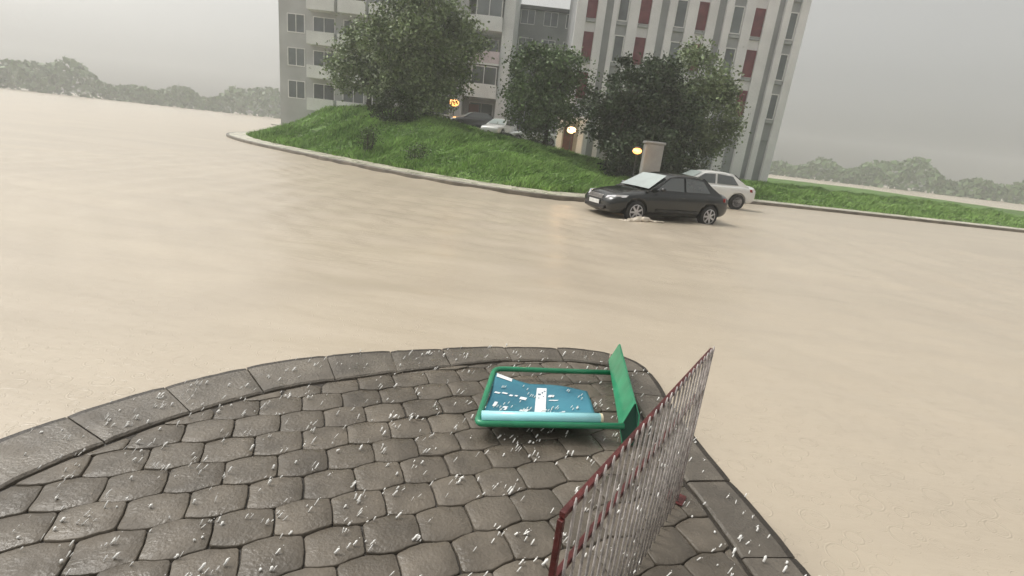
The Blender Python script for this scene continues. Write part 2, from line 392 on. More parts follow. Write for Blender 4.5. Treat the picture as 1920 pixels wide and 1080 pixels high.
for j in range(-24, 34):
    for i in range(-24, 26):
        x = (i + .5*(j % 2))*hx; y = j*hy
        cx_, cy_ = x*cr - y*sr, x*sr + y*cr
        if cy_ < -.9 or cy_ > 4.2 or abs(cx_) > 3: continue
        pts = []; sc_ = 1 - .024 + random.uniform(-.008, .008); da = random.uniform(-.02, .02)
        ox, oy = random.uniform(-.0015, .0015), random.uniform(-.0015, .0015)
        for q in OUT:
            px = (q.x - q.y*da)*sc_ + random.uniform(-.001, .001) + ox; py = (q.y + q.x*da)*sc_ + random.uniform(-.001, .001) + oy
            pts.append((px*cr - py*sr + cx_, px*sr + py*cr + cy_))
        ia = inside(np.array([q[0] for q in pts]), np.array([q[1] for q in pts]), IN2)
        if ia.sum() < 4: continue
        c0x, c0y = (cx_, cy_) if inside(np.array([cx_]), np.array([cy_]), IN2)[0] else tuple(np.array(pts)[ia].mean(0))
        if not ia.all():                      # cut paver at the border
            pts2 = []
            for q, ok in zip(pts, ia):
                if not ok:
                    lo, hi = 0., 1.
                    for _ in range(8):
                        mid = (lo+hi)/2
                        t = (c0x+(q[0]-c0x)*mid, c0y+(q[1]-c0y)*mid)
                        if inside(np.array([t[0]]), np.array([t[1]]), IN2)[0]: lo = mid
                        else: hi = mid
                    q = (c0x+(q[0]-c0x)*lo, c0y+(q[1]-c0y)*lo)
                pts2.append(q)
            if not inside(np.array([c0x]), np.array([c0y]), IN2)[0]: continue
            pts = pts2
        z = ZP - .006 + random.uniform(-.004, .004); tx, ty = random.uniform(-.02, .02), random.uniform(-.02, .02)
        def ring(sc, zz): return [(c0x+(p[0]-c0x)*sc, c0y+(p[1]-c0y)*sc, zz + (p[0]-cx_)*tx + (p[1]-cy_)*ty) for p in pts]
        n = len(pts); vs = ring(1, z-.04) + ring(1, z-.005) + ring(.985, z-.0015) + ring(.962, z) + ring(.5, z+.0015)
        fs = [(q*n+k, q*n+(k+1) % n, (q+1)*n+(k+1) % n, (q+1)*n+k) for q in range(4) for k in range(n)] + [tuple(4*n+k for k in range(n))]
        mb.add(vs, fs)
struct(mb.build('paving', M['pave'], smooth=True))

# ------------------------------------------------------------------ fallen stand
ST = thing('advertising_stand', (.35, 3.1, ZP), 'green tubular stand toppled on its back with a teal poster, lying on wet pavers', 'stand')
def loc(p): return (p[0]-.35, p[1]-3.1, p[2]-ZP)
FL, FR, BL, BR = Vector((-.115, 2.56, .155)), Vector((.775, 2.715, .155)), Vector((-.06, 3.37, .125)), Vector((.83, 3.53, .125))
def corner(a, b, c, rad, n=6):       # rounded corner at b
    p, q = b+(a-b).normalized()*rad, b+(c-b).normalized()*rad
    return [(p*(1-t)*(1-t) + b*2*t*(1-t) + q*t*t) for t in np.linspace(0, 1, n)]
path = [FR] + corner(FR, FL, BL, .05) + corner(FL, BL, BR, .07) + [BR]
MB().tube([loc(p) for p in path], .0195, 12).build('frame', M['green'], ST, smooth=True)
# foot: folded steel sheet, open at its ends
def foot_sec(t):
    a = Vector((.772, 2.645, .052)).lerp(Vector((.865, 3.70, .052)), t); d = Vector((.748, 2.70, .15)).lerp(Vector((.84, 3.73, .14)), t)
    c = Vector((.838, 2.795, .275)).lerp(Vector((.905, 3.745, .285)), t); c2 = c + Vector((.012, .002, -.002))
    b = Vector((.862, 2.675, .052)).lerp(Vector((.955, 3.72, .052)), t); e = Vector((.872, 2.75, .215)).lerp(Vector((.95, 3.74, .2)), t)
    return [a, d, c, c2, e, b]
vs = []; fs = []
for i in range(9): vs += [loc(p) for p in foot_sec(i/8)]
for i in range(8):
    for k in range(5): fs.append((i*6+k, i*6+k+1, (i+1)*6+k+1, (i+1)*6+k))
fo = MB().add(vs, fs).build('foot', M['green'], ST)
so_ = fo.modifiers.new('thick', 'SOLIDIFY'); so_.thickness = .005; so_.offset = -1
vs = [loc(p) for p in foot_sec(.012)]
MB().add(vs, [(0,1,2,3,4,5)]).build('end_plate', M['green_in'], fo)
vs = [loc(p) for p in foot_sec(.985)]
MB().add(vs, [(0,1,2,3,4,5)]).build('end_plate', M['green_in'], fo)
# sheet: a slightly wavy panel with a slanting torn back edge
FRONTL, FRONTR = Vector((-.088, 2.60, .165)), Vector((.625, 2.73, .165))
BACKL, BACKM, BACKR = Vector((-.045, 3.30, .125)), Vector((.20, 3.21, .125)), Vector((.612, 3.20, .125))
def sheet(u, v):
    fr = FRONTL.lerp(FRONTR, u); bk = BACKL.lerp(BACKM, u/.34) if u < .34 else BACKM.lerp(BACKR, (u-.34)/.66)
    p = fr.lerp(bk, v); p.z += .010*math.sin(u*7+v*3)*v + .006*math.sin(v*9+u*2) - .02*math.sin(PI*v)
    return p
NU, NV = 32, 24; vs = [loc(sheet(i/NU, j/NV)) for j in range(NV+1) for i in range(NU+1)]
fs = [(j*(NU+1)+i, j*(NU+1)+i+1, (j+1)*(NU+1)+i+1, (j+1)*(NU+1)+i) for j in range(NV) for i in range(NU)]
po = MB().add(vs, fs).build('poster', M['poster'], ST, smooth=True)
sm = po.modifiers.new('thick', 'SOLIDIFY'); sm.thickness = .004; sm.offset = -1
def on_sheet(u0, u1, v0, v1, dz=.004, nu=6, nv=6, skew=0):
    vs = [loc(sheet(u0+(u1-u0)*i/nu+skew*(j/nv), v0+(v1-v0)*j/nv)+Vector((0, 0, dz))) for j in range(nv+1) for i in range(nu+1)]
    fs = [(j*(nu+1)+i, j*(nu+1)+i+1, (j+1)*(nu+1)+i+1, (j+1)*(nu+1)+i) for j in range(nv) for i in range(nu)]
    return vs, fs
mb = MB(); mb.add(*on_sheet(.43, .535, .12, .88)); lab = mb.build('label', M['white'], po, smooth=True)
for u, v, a, b in ((.447, .70, .03, .03), (.485, .74, .014, .03), (.505, .78, .02, .02), (.455, .62, .01, .02), (.50, .66, .012, .015)): MB().add(*on_sheet(u, u+a, v, v+b, .0065, 2, 2)).build('print', M['ink'], lab)
for u, v, a, b in ((.03, .58, .05, .03), (.10, .60, .05, .03), (.17, .58, .03, .035), (.22, .60, .025, .03), (.27, .56, .06, .06), (.55, .66, .06, .05), (.56, .58, .09, .02),
                   (.05, .27, .03, .12), (.14, .25, .04, .05), (.155, .19, .02, .06), (.29, .20, .07, .06), (.33, .26, .05, .03), (.59, .21, .03, .03), (.65, .22, .05, .05), (.68, .28, .03, .03)):
    MB().add(*on_sheet(u, u+a, v, v+b, .004, 2, 2, .012)).build('lettering', M['white'], po)
mb = MB(); mb.add(*on_sheet(.015, .17, .90, .985)); mb.build('white_corner', M['white'], po, smooth=True)
ax = (FRONTR-FRONTL).normalized(); A, B = FRONTL + Vector((-.005, .002, .016)), FRONTR + Vector((0, .002, .016))
ro = MB().tube([loc(A), loc(A.lerp(B, .5)+Vector((0, 0, -.002))), loc(B)], [.033, .032, .031], 18).build('rolled_edge', M['roll'], ST, smooth=True)
MB().tube([loc(B+ax*.001), loc(B+ax*.016)], [.0325, .029], 18).build('end_cap', M['cream'], ro)

# rain hitting the paving: bursts of little water jets
mb = MB()
wind = Vector((.55, .30, .85)).normalized()
for _ in range(1150):
    x, y = random.uniform(-2.4, 2.1), random.uniform(.9, 4.05)
    if not inside(np.array([x]), np.array([y]), np.array(PAD))[0]: continue
    if random.random() < (y-1.0)*.12: continue
    for k in range(random.choice((1, 1, 1, 1, 2, 2, 3))):
        L = random.uniform(.008, .038); q = Vector((x+random.gauss(0, .016), y+random.gauss(0, .016), ZP))
        d = (wind + Vector((random.gauss(0, .15), random.gauss(0, .15), random.gauss(0, .1)))).normalized()
        rr = random.uniform(.0014, .0038)*(1.9 if random.random() < .4 else 1)
        mb.tube([q, q+d*L*.3, q+d*L*.75, q+d*L], [rr*.9, rr*.7, rr*1.0, rr*.3], 6)
        if random.random() < .4: mb.ball(q+d*(L*1.25)+Vector((random.gauss(0, .006), random.gauss(0, .006), 0)), min(rr, .003)*.7, 4)
for _ in range(26):
    q = sheet(random.uniform(.03, .95), random.uniform(.1, .85)) + Vector((0, 0, .003))
    for k in range(random.choice((1, 2, 3))):
        p = q + Vector((random.gauss(0, .01), random.gauss(0, .01), 0)); mb.tube([p, p+wind*.012, p+wind*.02], [.003, .0028, .001], 6)
tag(mb.build('rain_splashes', M['splash'], smooth=True), 'small white splashes of rain bouncing off the wet pavers', 'rain splashes', kind='stuff')

# ------------------------------------------------------------------ railing
P0, P1 = Vector((.182, 1.005, 0)), Vector((.98, 2.232, 0)); HR = .90
RA = thing('railing', (P0.x, P0.y, ZP), 'rust red metal railing with thin pale upright bars at the paving edge', 'railing', )
d = (P1-P0).normalized(); L = (P1-P0).length; side = Vector((d.y, -d.x, 0)); Zv = Vector((0, 0, 1))
def rl(t, z, o=0): return d*t + side*o + Zv*(z-ZP)
MB().obox(rl(L/2, HR), d*(L/2), side*.008, Zv*.009).build('top_rail', M['rail'], RA, bevel=.002)
MB().obox(rl(L/2, HR-.205), d*(L/2-.012), side*.008, Zv*.010).build('lower_rail', M['rail'], RA, bevel=.002)
for t in (0, L): MB().obox(rl(t, (HR-.012+ZP)/2), d*.008, side*.008, Zv*((HR-.012-ZP)/2)).build('post', M['rail'], RA, bevel=.002)
for t in (0, L): MB().obox(rl(t, ZP+.004), d*.045, side*.045, Zv*.004).build('base_plate', M['rail'], RA, bevel=.002)
nb = 25
for k in range(nb):
    t = .042 + k*(L-.07)/(nb-1); zt = HR+.034; lean = random.uniform(-.006, .006)
    MB().tube([rl(t, ZP+.002, .0135), rl(t+lean, .5, .0135+random.uniform(-.002, .002)), rl(t+lean*.5, zt-.018, .0135), rl(t+lean*.5, zt, .0135)], [.0046, .0046, .0044, .0018], 8).build('bar', M['bar'], RA, smooth=True)

# ------------------------------------------------------------------ cars
def boolean_cut(o, cutter):
    md = o.modifiers.new('cut', 'BOOLEAN'); md.object = cutter; md.operation = 'DIFFERENCE'; md.solver = 'EXACT'
    dg = bpy.context.evaluated_depsgraph_get(); me = bpy.data.meshes.new_from_object(o.evaluated_get(dg))
    o.modifiers.clear(); o.data = me
    bpy.data.objects.remove(cutter)
def make_car(label, paint, locv, rz, group=None, detail=True, name='parked_car', dz=-.10):
    T = thing(name, (locv[0], locv[1], locv[2]+dz), label, 'car', rz, group)
    # stations: x (front +), z bottom, z shoulder, z top (bonnet / boot crown), half width
    st = [(2.16, .34, .52, .58, .60), (2.10, .24, .60, .68, .72), (1.95, .20, .68, .76, .82), (1.6, .19, .76, .85, .865), (1.15, .19, .82, .915, .88), (.85, .19, .86, .94, .88),
          (.2, .19, .885, .93, .885), (-.6, .19, .90, .94, .885), (-1.2, .19, .915, .96, .88), (-1.7, .21, .91, 1.0, .86), (-2.05, .27, .86, .98, .80), (-2.17, .36, .78, .90, .70)]
    vs = []; fs = []; ring = []
    for x, zb, zs, zt, wd in st:
        half = [(0, zb), (wd*.80, zb), (wd*.95, zb+.10), (wd, zb+(zs-zb)*.45), (wd*.985, zs-.05), (wd*.94, zs), (wd*.72, zt-.012), (wd*.35, zt+.005), (0, zt+.01)]
        ring = [(x, y, z) for y, z in half] + [(x, -y, z) for y, z in half[-2:0:-1]]
        vs += ring
    n = len(ring)
    for i in range(len(st)-1):
        for k in range(n): fs.append((i*n+k, i*n+(k+1) % n, (i+1)*n+(k+1) % n, (i+1)*n+k))
    fs.append(tuple(range(n))); fs.append(tuple((len(st)-1)*n+k for k in range(n)))
    body = MB().add(vs, fs).build('body', paint, T, smooth=True, sub=2)
    WX, WR = (1.32, -1.33), .315
    if True:
        mc = MB()
        for x in WX:
            for s in (-1, 1):
                mc.lathe([(.375, -.16), (.375, .16)], (x, s*.86, .31), 'Y', 28)
        cut = mc.build('cutter', paint, None); cut.parent = T
        bpy.context.view_layer.update(); boolean_cut(body, cut)
    # cabin
    cs = [(1.02, .90, .80), (.93, .93, .805), (.20, 1.36, .63), (-.1, 1.425, .62), (-.7, 1.43, .615), (-1.1, 1.385, .60), (-1.62, 1.0, .72), (-1.72, .95, .74)]
    vs = []; fs = []
    for x, zt, wt in cs:
        hb = .88; wb = .80
        f_ = max(0, min(1, (zt-.88)/.5)); wt2 = wb + (wt-wb)*f_ if f_ > 0 else wb
        half = [(wb if f_ > .05 else wt, .86), (wb*.99+(wt2-wb*.99)*.5, .87+(zt-.87)*.5), (wt2, zt-.05*f_), (wt2*.8, zt-.005), (0, zt+.02*f_)]
        r_ = [(x, y, z) for y, z in half] + [(x, -y, z) for y, z in half[-2::-1]]
        vs += r_
    n = 9
    for i in range(len(cs)-1):
        for k in range(n-1): fs.append((i*n+k, i*n+k+1, (i+1)*n+k+1, (i+1)*n+k))
    cab = MB().add(vs, fs).build('cabin', paint, T, smooth=True)
    e_ = cab.modifiers.new('es', 'EDGE_SPLIT'); e_.split_angle = R(40)
    # glazing, a few mm proud of the cabin sheet
    def quad(pts, off, name, m, bow=0.0, axis=None, N=8):
        a, b, c, dd = [Vector(p) for p in pts]; nn = (b-a).cross(dd-a).normalized()*off; q = []; ff = []
        for j in range(N+1):
            for i in range(N+1):
                u, v = i/N, j/N; p = (a.lerp(b, u)).lerp(dd.lerp(c, u), v) + nn + (Vector(axis)*bow*(1-(2*u-1)**2) if axis else Vector())
                q.append(p)
        for j in range(N):
            for i in range(N): ff.append((j*(N+1)+i, j*(N+1)+i+1, (j+1)*(N+1)+i+1, (j+1)*(N+1)+i))
        return MB().add(q, ff).build(name, m, T, smooth=True)
    quad([(.90, .70, .955), (.90, -.70, .955), (.25, -.55, 1.345), (.25, .55, 1.345)], -.022, 'windscreen', M['sky_glass'], .02, (.5, 0, .5))
    quad([(-1.58, -.64, 1.035), (-1.58, .64, 1.035), (-1.16, .52, 1.355), (-1.16, -.52, 1.355)], -.022, 'rear_window', M['glass'], .02, (-.5, 0, .5))
    for s in (-1, 1):
        def sd(x, z): return (x, s*(.79-(z-.9)*.33), z)
        for pts in ([sd(.70, .955), sd(-.28, .955), sd(-.28, 1.33), sd(.18, 1.30)], [sd(-.36, .955), sd(-1.28, .965), sd(-1.02, 1.29), sd(-.36, 1.335)]):
            if s < 0: pts = pts[::-1]
            quad(pts, .014, 'side_window', M['glass'])
    for x in WX:
        for s in (-1, 1):
            wmb = MB().lathe([(.20, -.09), (.295, -.10), (WR, -.07), (WR, .07), (.295, .10), (.20, .09)], (x, s*.78, .31), 'Y', 32)
            wh = wmb.build('wheel', M['tyre'], T, smooth=True)
            if detail:
                rb = MB(); y0 = s*.78+s*.085
                for k in range(7):
                    a = 2*PI*k/7; dx, dz_ = math.cos(a), math.sin(a)
                    rb.obox((x+dx*.115, y0, .31+dz_*.115), (dx*.095, 0, dz_*.095), (0, .012, 0), (-dz_*.026, 0, dx*.026))
                rb.lathe([(.05, y0-.012-.0), (.05, y0+.014)], (x, 0, .31), 'Y', 16)
                rb.add(*(lambda m_: (m_.v, m_.f))(MB().lathe([(.195, y0-.03), (.218, y0-.02), (.218, y0+.012), (.200, y0+.016), (.195, y0-.01)], (x, 0, .31), 'Y', 32)))
                rb.build('rim', M['rim'], wh)
            else:
                MB().lathe([(.20, s*.78-.02+s*.07), (.20, s*.78+.02+s*.07)], (x, 0, .31), 'Y', 24).build('rim', M['rim'], wh)
    # lamps and trim
    for s in (-1, 1):
        hl = [(2.115, .44, .62), (2.00, .66, .635), (1.70, .845, .70), (1.66, .835, .755), (1.90, .70, .735), (2.06, .46, .69)]
        vs = [(x+.025, s*(y+.015), z) for x, y, z in hl] + [(x-.08, s*(y-.06), z) for x, y, z in hl]
        fs = [(0,1,2,3,4,5), (11,10,9,8,7,6)] + [(i, (i+1) % 6, 6+(i+1) % 6, 6+i) for i in range(6)]
        MB().add(vs, fs).build('headlight', M['lampglass'], T, bevel=.01)
        tl = [(-2.10, .52, .70), (-2.0, .74, .72), (-1.8, .835, .76), (-1.8, .83, .86), (-2.0, .73, .87), (-2.11, .52, .85)]
        vs = [(x-.03, s*(y+.02), z) for x, y, z in tl] + [(x+.08, s*(y-.06), z) for x, y, z in tl]
        MB().add(vs, fs).build('tail_light', M['red_lens'], T, bevel=.01)
        if detail:
            MB().ball((.62, s*.97, .99), .075, 8, sq=(1.0, 1.25, .8)).tube([(.66, s*.80, .93), (.63, s*.93, .97)], .02, 8).build('mirror', paint, T, smooth=True)
            for x in (-.20, -1.05): MB().tube([(x+.07, s*.893, .80), (x, s*.912, .803), (x-.07, s*.893, .80)], .013, 8).build('door_handle', paint, T, smooth=True)
            MB().obox((-.1, s*.895, .40), (.75, 0, 0), (0, .012, 0), (0, 0, .03)).build('side_moulding', M['trim'], T, bevel=.008)
    if detail:
        g = MB()
        for k in range(4): g.obox((2.165-.012*k, 0, .595+.03*k), (.012, 0, 0), (0, .36, 0), (0, 0, .006))
        g.build('grille', M['chrome'], T)
        MB().obox((2.155, 0, .36), (.03, 0, 0), (0, .52, 0), (0, 0, .055)).build('air_intake', M['trim'], T, bevel=.02)
        MB().obox((2.19, 0, .475), (.008, 0, 0), (0, .26, 0), (0, 0, .055)).build('number_plate', M['plate'], T, bevel=.004)
        for y in (.25, -.25): MB().tube([(.93, y+.2, .965), (.86, y-.28, 1.0)], .008, 6).build('wiper', M['trim'], T)
    return T
make_car('black saloon car stopped in muddy flood water beside the grass bank', M['paint_black'], (4.05, 15.35, 0), R(204), name='flooded_car')
make_car('white car in the side street behind the black saloon', M['paint_white'], (7.35, 21.6, 0), R(186), detail=False, dz=.02)
make_car('charcoal car parked beyond the grass crest near the balconies', M['paint_grey'], (-4.75, 43.5, tz(-4.75, 43.5)+.1), R(200), 'cars parked beyond the bank', False, dz=0)
make_car('small white car parked beyond the grass crest, right of the charcoal one', M['paint_white'], (-2.45, 42.6, tz(-2.45, 42.6)+.1), R(250), 'cars parked beyond the bank', False, dz=0)
make_car('long silver car parked beyond the grass crest beside the middle tree trunk', M['paint_silver'], (.3, 42.8, tz(.3, 42.8)+.15), R(188), 'cars parked beyond the bank', False, dz=0)

# muddy water piled up and thrown round the saloon's near front wheel
mb = MB()
for k in range(70):
    u = random.uniform(-.55, .75); p = Vector((3.25+u*.95+random.gauss(0, .05), 13.83+u*.42+random.gauss(0, .06), 0))
    hgt = .16*math.exp(-((u-.1)/.35)**2)*random.uniform(.4, 1.1)+.02
    mb.ball((p.x, p.y, hgt*.35), random.uniform(.035, .075), 5, sq=(1.5, 1.0, max(.3, hgt*7)))
tag(mb.build('wheel_splash', M['splashmud'], smooth=True), 'pale muddy water splashing round the front wheel of the black saloon', 'splash', kind='stuff')

# ------------------------------------------------------------------ buildings
def window(parent, x, z, wd, h, y, mull=1, m=None, pm=None, depth=.12):
    """frame proud of the wall at y, pane set back inside it"""
    fw = .07; mb = MB()
    mb.box((x-wd/2-fw, y-.06, z-fw), (x+wd/2+fw, y+.02, z)); mb.box((x-wd/2-fw, y-.06, z+h), (x+wd/2+fw, y+.02, z+h+fw))
    mb.box((x-wd/2-fw, y-.06, z), (x-wd/2, y+.02, z+h)); mb.box((x+wd/2, y-.06, z), (x+wd/2+fw, y+.02, z+h))
    for k in range(mull):
        xx = x-wd/2+wd*(k+1)/(mull+1); mb.box((xx-.03, y-.055, z), (xx+.03, y+.02, z+h))
    fr = mb.build('window', m or M['frame'], parent)
    MB().box((x-wd/2, y-.02, z), (x+wd/2, y+.015, z+h)).build('pane', pm or M['pane'], fr)
    return fr
# A: long grey block with a bay of stacked loggias at its right end
YA = 50.0
A = thing('apartment_block', (0, 0, 0), 'grey apartment block with stacked white balconies, behind the large left tree', 'building')
AX0, AX1, AH = -24.0, -2.5, 22.5
MB().box((AX0, YA, 0), (-6.7, YA+11, AH)).box((-6.7, YA+1.6, 0), (-3.5, YA+11, AH)).build('wall', M['wallA'], A)
MB().box((-3.5, YA-.25, 0), (AX1, YA+11, AH)).build('pier', M['wallAw'], A)
MB().box((AX0-.3, YA-.35, AH), (AX1+.3, YA+11.3, AH+.35)).build('roof', M['roof'], A)
fl = 2.85
for k in range(7):
    z = 2.55 + k*fl
    b = MB().box((-6.7, YA-.55, z-.16), (-3.503, YA+1.6, z)).build('balcony', M['wallAw'], A)
    MB().box((-6.68, YA-.55, z), (-3.52, YA-.45, z+1.0)).build('parapet', (M['pinkp'] if k == 2 else M['wallAw'] if k else M['wallA']), b)
    if k == 3 or k == 1: window(A, -4.8, z+1.05, 2.2, 1.45, YA-.46, 1)
    window(A, -5.0, z+.3, 2.2, 2.0, YA+1.6, 1)
    for j, x in enumerate((-8.6, -11.4, -14.2, -17.0, -19.8, -22.4)):
        if j in (2, 3, 4):
            bb = MB().box((x-1.25, YA-1.0, z-.14), (x+1.25, YA-.002, z)).build('balcony', M['wallAw'], A)
            MB().box((x-1.25, YA-1.0, z), (x+1.25, YA-.92, z+.95)).box((x-1.25, YA-.92, z), (x-1.17, YA-.002, z+.95)).box((x+1.17, YA-.92, z), (x+1.25, YA-.002, z+.95)).build('parapet', M['wallAw'], bb)
            window(A, x, z+.15, 1.9, 2.1, YA, 1)
        else: window(A, x, z+.85, 1.5, 1.45, YA, 1)
dr = MB().box((-6.2, YA+1.5, 2.56), (-5.2, YA+1.58, 4.7)).build('door', M['door'], A)
# B: lower grey block between
YB = 60.0
B = thing('grey_block', (0, 0, 0), 'plain grey block between the two taller apartment buildings', 'building')
MB().box((-2.6, YB, 0), (6.5, YB+10, 15.4)).build('wall', M['wallB'], B)
MB().box((-2.8, YB-.3, 15.4), (6.7, YB+10.2, 15.75)).build('roof', M['roof'], B)
MB().box((-.4, YB-.12, 10.6), (2.6, YB-.003, 12.2)).build('band', M['wallBl'], B)
for k in range(5):
    for x in (-1.6, .9, 3.3, 5.3): window(B, x, 2.2+k*2.75+.8, 1.4, 1.3, YB, 1)
# C: white block with pilasters and dark red window bays
YC = 42.0
Cb = thing('white_block', (0, 0, 0), 'white apartment block with vertical pilasters and dark red window bays', 'building')
CX0, CX1, CH = 2.45, 19.5, 21.0
MB().box((CX0, YC, 0), (CX1, YC+11, CH)).build('wall', M['greyC'], Cb)
MB().box((CX0-.25, YC-.45, CH), (CX1+.25, YC+11.2, CH+.35)).build('roof', M['roof'], Cb)
x = CX0; k = 0
bays = [('w', .75), ('r', .80), ('w', .62), ('g', .55), ('w', .35), ('d', .85), ('w', .75), ('r', .85), ('w', .7), ('g', .6), ('w', .5), ('d', .9), ('w', .75), ('r', .8), ('w', .65), ('g', .6), ('w', .5), ('d', .9), ('w', .7), ('r', .85), ('w', .8), ('g', .5), ('w', .45), ('d', .7), ('w', .6)]
for kind, wd in bays:
    if kind == 'w': MB().box((x, YC-.32, 0), (x+wd, YC-.003, CH-.003)).build('pilaster', M['wallC'], Cb)
    elif kind == 'g': pass
    else:
        MB().box((x+.003, YC-.10, 3.9), (x+wd-.003, YC-.003, CH-.01)).build('bay_panel', M['wallC'] if kind == 'r' else M['greyC'], Cb)
        for q in range(6):
            z = 5.3 + q*2.85
            window(Cb, x+wd/2, z+.25, wd-.2, 1.75, YC-.10, 0, M['redC'] if kind == 'r' else M['frame'], M['redC'] if kind == 'r' else M['pane'])
            MB().box((x+.05, YC-.24, z-.10), (x+wd-.05, YC-.103, z+.12)).build('sill', M['greyC'], Cb)
    x += wd
# entrance porch
MB().box((2.0, YC-1.5, 3.75), (4.3, YC-.33, 4.0)).build('porch_roof', M['wallC'], Cb)
for xx in (2.1, 3.75): MB().box((xx, YC-1.45, 0), (xx+.42, YC-1.0, 3.745)).build('porch_column', M['wallC'], Cb, bevel=.02)
MB().box((2.5, YC-.42, 1.0), (3.9, YC-.325, 3.72)).build('porch_wall', M['stone'], Cb)
MB().box((2.7, YC-.47, 1.2), (3.5, YC-.423, 3.3)).build('door', M['door'], Cb)
# entrance pier by the side street
PR = thing('entrance_pier', (5.95, 24.9, 0), 'grey concrete pier beside the glowing lamp, behind the black car', 'pier')
MB().box((-.42, -.3, -.2), (.42, .3, 2.30)).build('shaft', M['pier'], PR, bevel=.03)
MB().box((-.48, -.36, 2.302), (.48, .36, 2.42)).build('cap', M['pier'], PR, bevel=.03)

# ------------------------------------------------------------------ lit lamps
def lamp(locv, h, label, gm, power, col, gs=1.0):
    T = thing('street_lamp', locv, label, 'lamp', group='glowing lamps by the buildings')
    MB().lathe([(.09, 0), (.09, .1), (.05, .16), (.035, .3), (.03, h-.12), (.06, h-.08)], n=14).build('post', M['post'], T, smooth=True)
    MB().ball((0, 0, h+.07), .17*gs, 10, sq=(1.25, 1.25, .85)).build('globe', gm, T, smooth=True)
    MB().lathe([(.20, h+.205), (.13, h+.25), (.03, h+.29)], n=16).build('cap', M['post'], T, smooth=True)
    l = bpy.data.lights.new('lamp_light', 'POINT'); l.energy = power; l.color = col; l.shadow_soft_size = .25
    o = bpy.data.objects.new('lamp_light', l); COL.objects.link(o); o.parent = T; o.location = (0, -.35, h+.05)
lamp((-6.95, 46.8, tz(-6.95, 46.8)), 4.3-tz(-6.95, 46.8), 'glowing orange lamp between the large left tree and the balconies', M['glow'], 260, (1, .45, .15), 2.1)
lamp((3.12, 39.6, tz(3.12, 39.6)), 2.90-tz(3.12, 39.6), 'pale glowing lamp in front of the white block entrance', M['glow_w'], 110, (1, .62, .34), 1.7)
lamp((5.1, 24.4, tz(5.1, 24.4)), 1.84-tz(5.1, 24.4), 'glowing amber lamp left of the grey concrete pier', M['glow'], 9, (1, .52, .2))

# ------------------------------------------------------------------ trees, shrubs, grass
def crown_pts(blobs, n, clump=.55, nclump=90):
    P = []; N = []
    vol = np.array([b[3]*b[4]*b[5] for b in blobs])**(2/3); vol /= vol.sum()
    for b, f_ in zip(blobs, vol):
        k = max(6, int(nclump*f_)); c = rng.normal(size=(k, 3)); c /= np.linalg.norm(c, axis=1)[:, None]
        rad = rng.uniform(.35, 1.05, k)**.6
        cc = c*rad[:, None]*np.array(b[3:6]) + np.array(b[:3])
        per = int(n*f_/k)
        for q in range(k):
            s = clump*rng.uniform(.6, 1.4); p = rng.normal(size=(per, 3))*s*np.array([1, 1, .7])*.55 + cc[q]
            P.append(p); nn_ = rng.normal(size=(per, 3)) + (cc[q]-np.array(b[:3]))*.5/max(b[3:6]) + np.array([0, 0, .6])
            N.append(nn_/np.linalg.norm(nn_, axis=1)[:, None])
    return np.concatenate(P), np.concatenate(N)
def tree(name, base, label, cat, blobs, n, leaf, m, tr=.18, clump=.6, nclump=110, group=None, lean=(0, 0), limbs=7):
    T = thing(name, base, label, cat, group=group)
    top = max(blobs, key=lambda b: b[2]); hz = top[2]
    mb = MB(); pts = [Vector((lean[0]*t*t+.06*math.sin(5*t), lean[1]*t*t+.05*math.cos(4*t), hz*t*.95)) for t in np.linspace(0, 1, 7)]
    mb.tube(pts, [tr*(1.25 if i == 0 else 1-.13*i) for i in range(7)], 10)
    for k in range(limbs):
        b = blobs[k % len(blobs)]; s = pts[2+k % 4]; e = Vector(b[:3]) + Vector((random.uniform(-.7, .7)*b[3], random.uniform(-.7, .7)*b[4], random.uniform(-.1, .7)*b[5]))
        mid = s.lerp(e, .5) + Vector((0, 0, .25)); mb.tube([s, mid, e], [tr*.45, tr*.28, tr*.08], 7)
    mb.build('trunk', M['bark'], T, smooth=True)
    P, N = crown_pts(blobs, n, clump, nclump); cards('crown', P, N, leaf, .6, m, T)
    return T
def bz(x, y): return (x, y, tz(x, y)-.05)
G = 'trees between the bank and the buildings'
tree('broadleaf_tree', bz(-6.3, 31.5), 'large grey green tree with a wide round crown, left on the bank', 'tree',
     [(-.6, 0, 4.4, 2.6, 2.6, 2.6), (1.2, 0, 3.6, 1.9, 1.9, 1.9), (-1.9, .3, 3.4, 1.7, 1.8, 1.9), (-.2, -.3, 2.2, 2.3, 2.0, 1.6), (.5, -.2, 1.5, 1.5, 1.4, 1.3), (-1.9, 0, 1.6, 1.6, 1.4, 1.3), (2.0, 0, 4.6, 1.2, 1.2, 1.2), (-.2, 0, 6.0, 1.8, 1.8, 1.5)], 34000, .19, M['leaf1'], .22, .7, 150, G)
tree('broadleaf_tree', bz(.95, 31.5), 'mid green rounded tree in the middle, left of the white block entrance', 'tree',
     [(-.9, 0, 4.1, 1.75, 1.7, 1.7), (.3, 0, 4.6, 1.5, 1.5, 1.5), (.9, -.2, 3.2, 1.55, 1.6, 1.6), (-1.1, 0, 2.7, 1.5, 1.4, 1.5), (-.55, 0, 2.0, 1.3, 1.3, 1.2)], 22000, .18, M['leaf2'], .17, .6, 120, G)
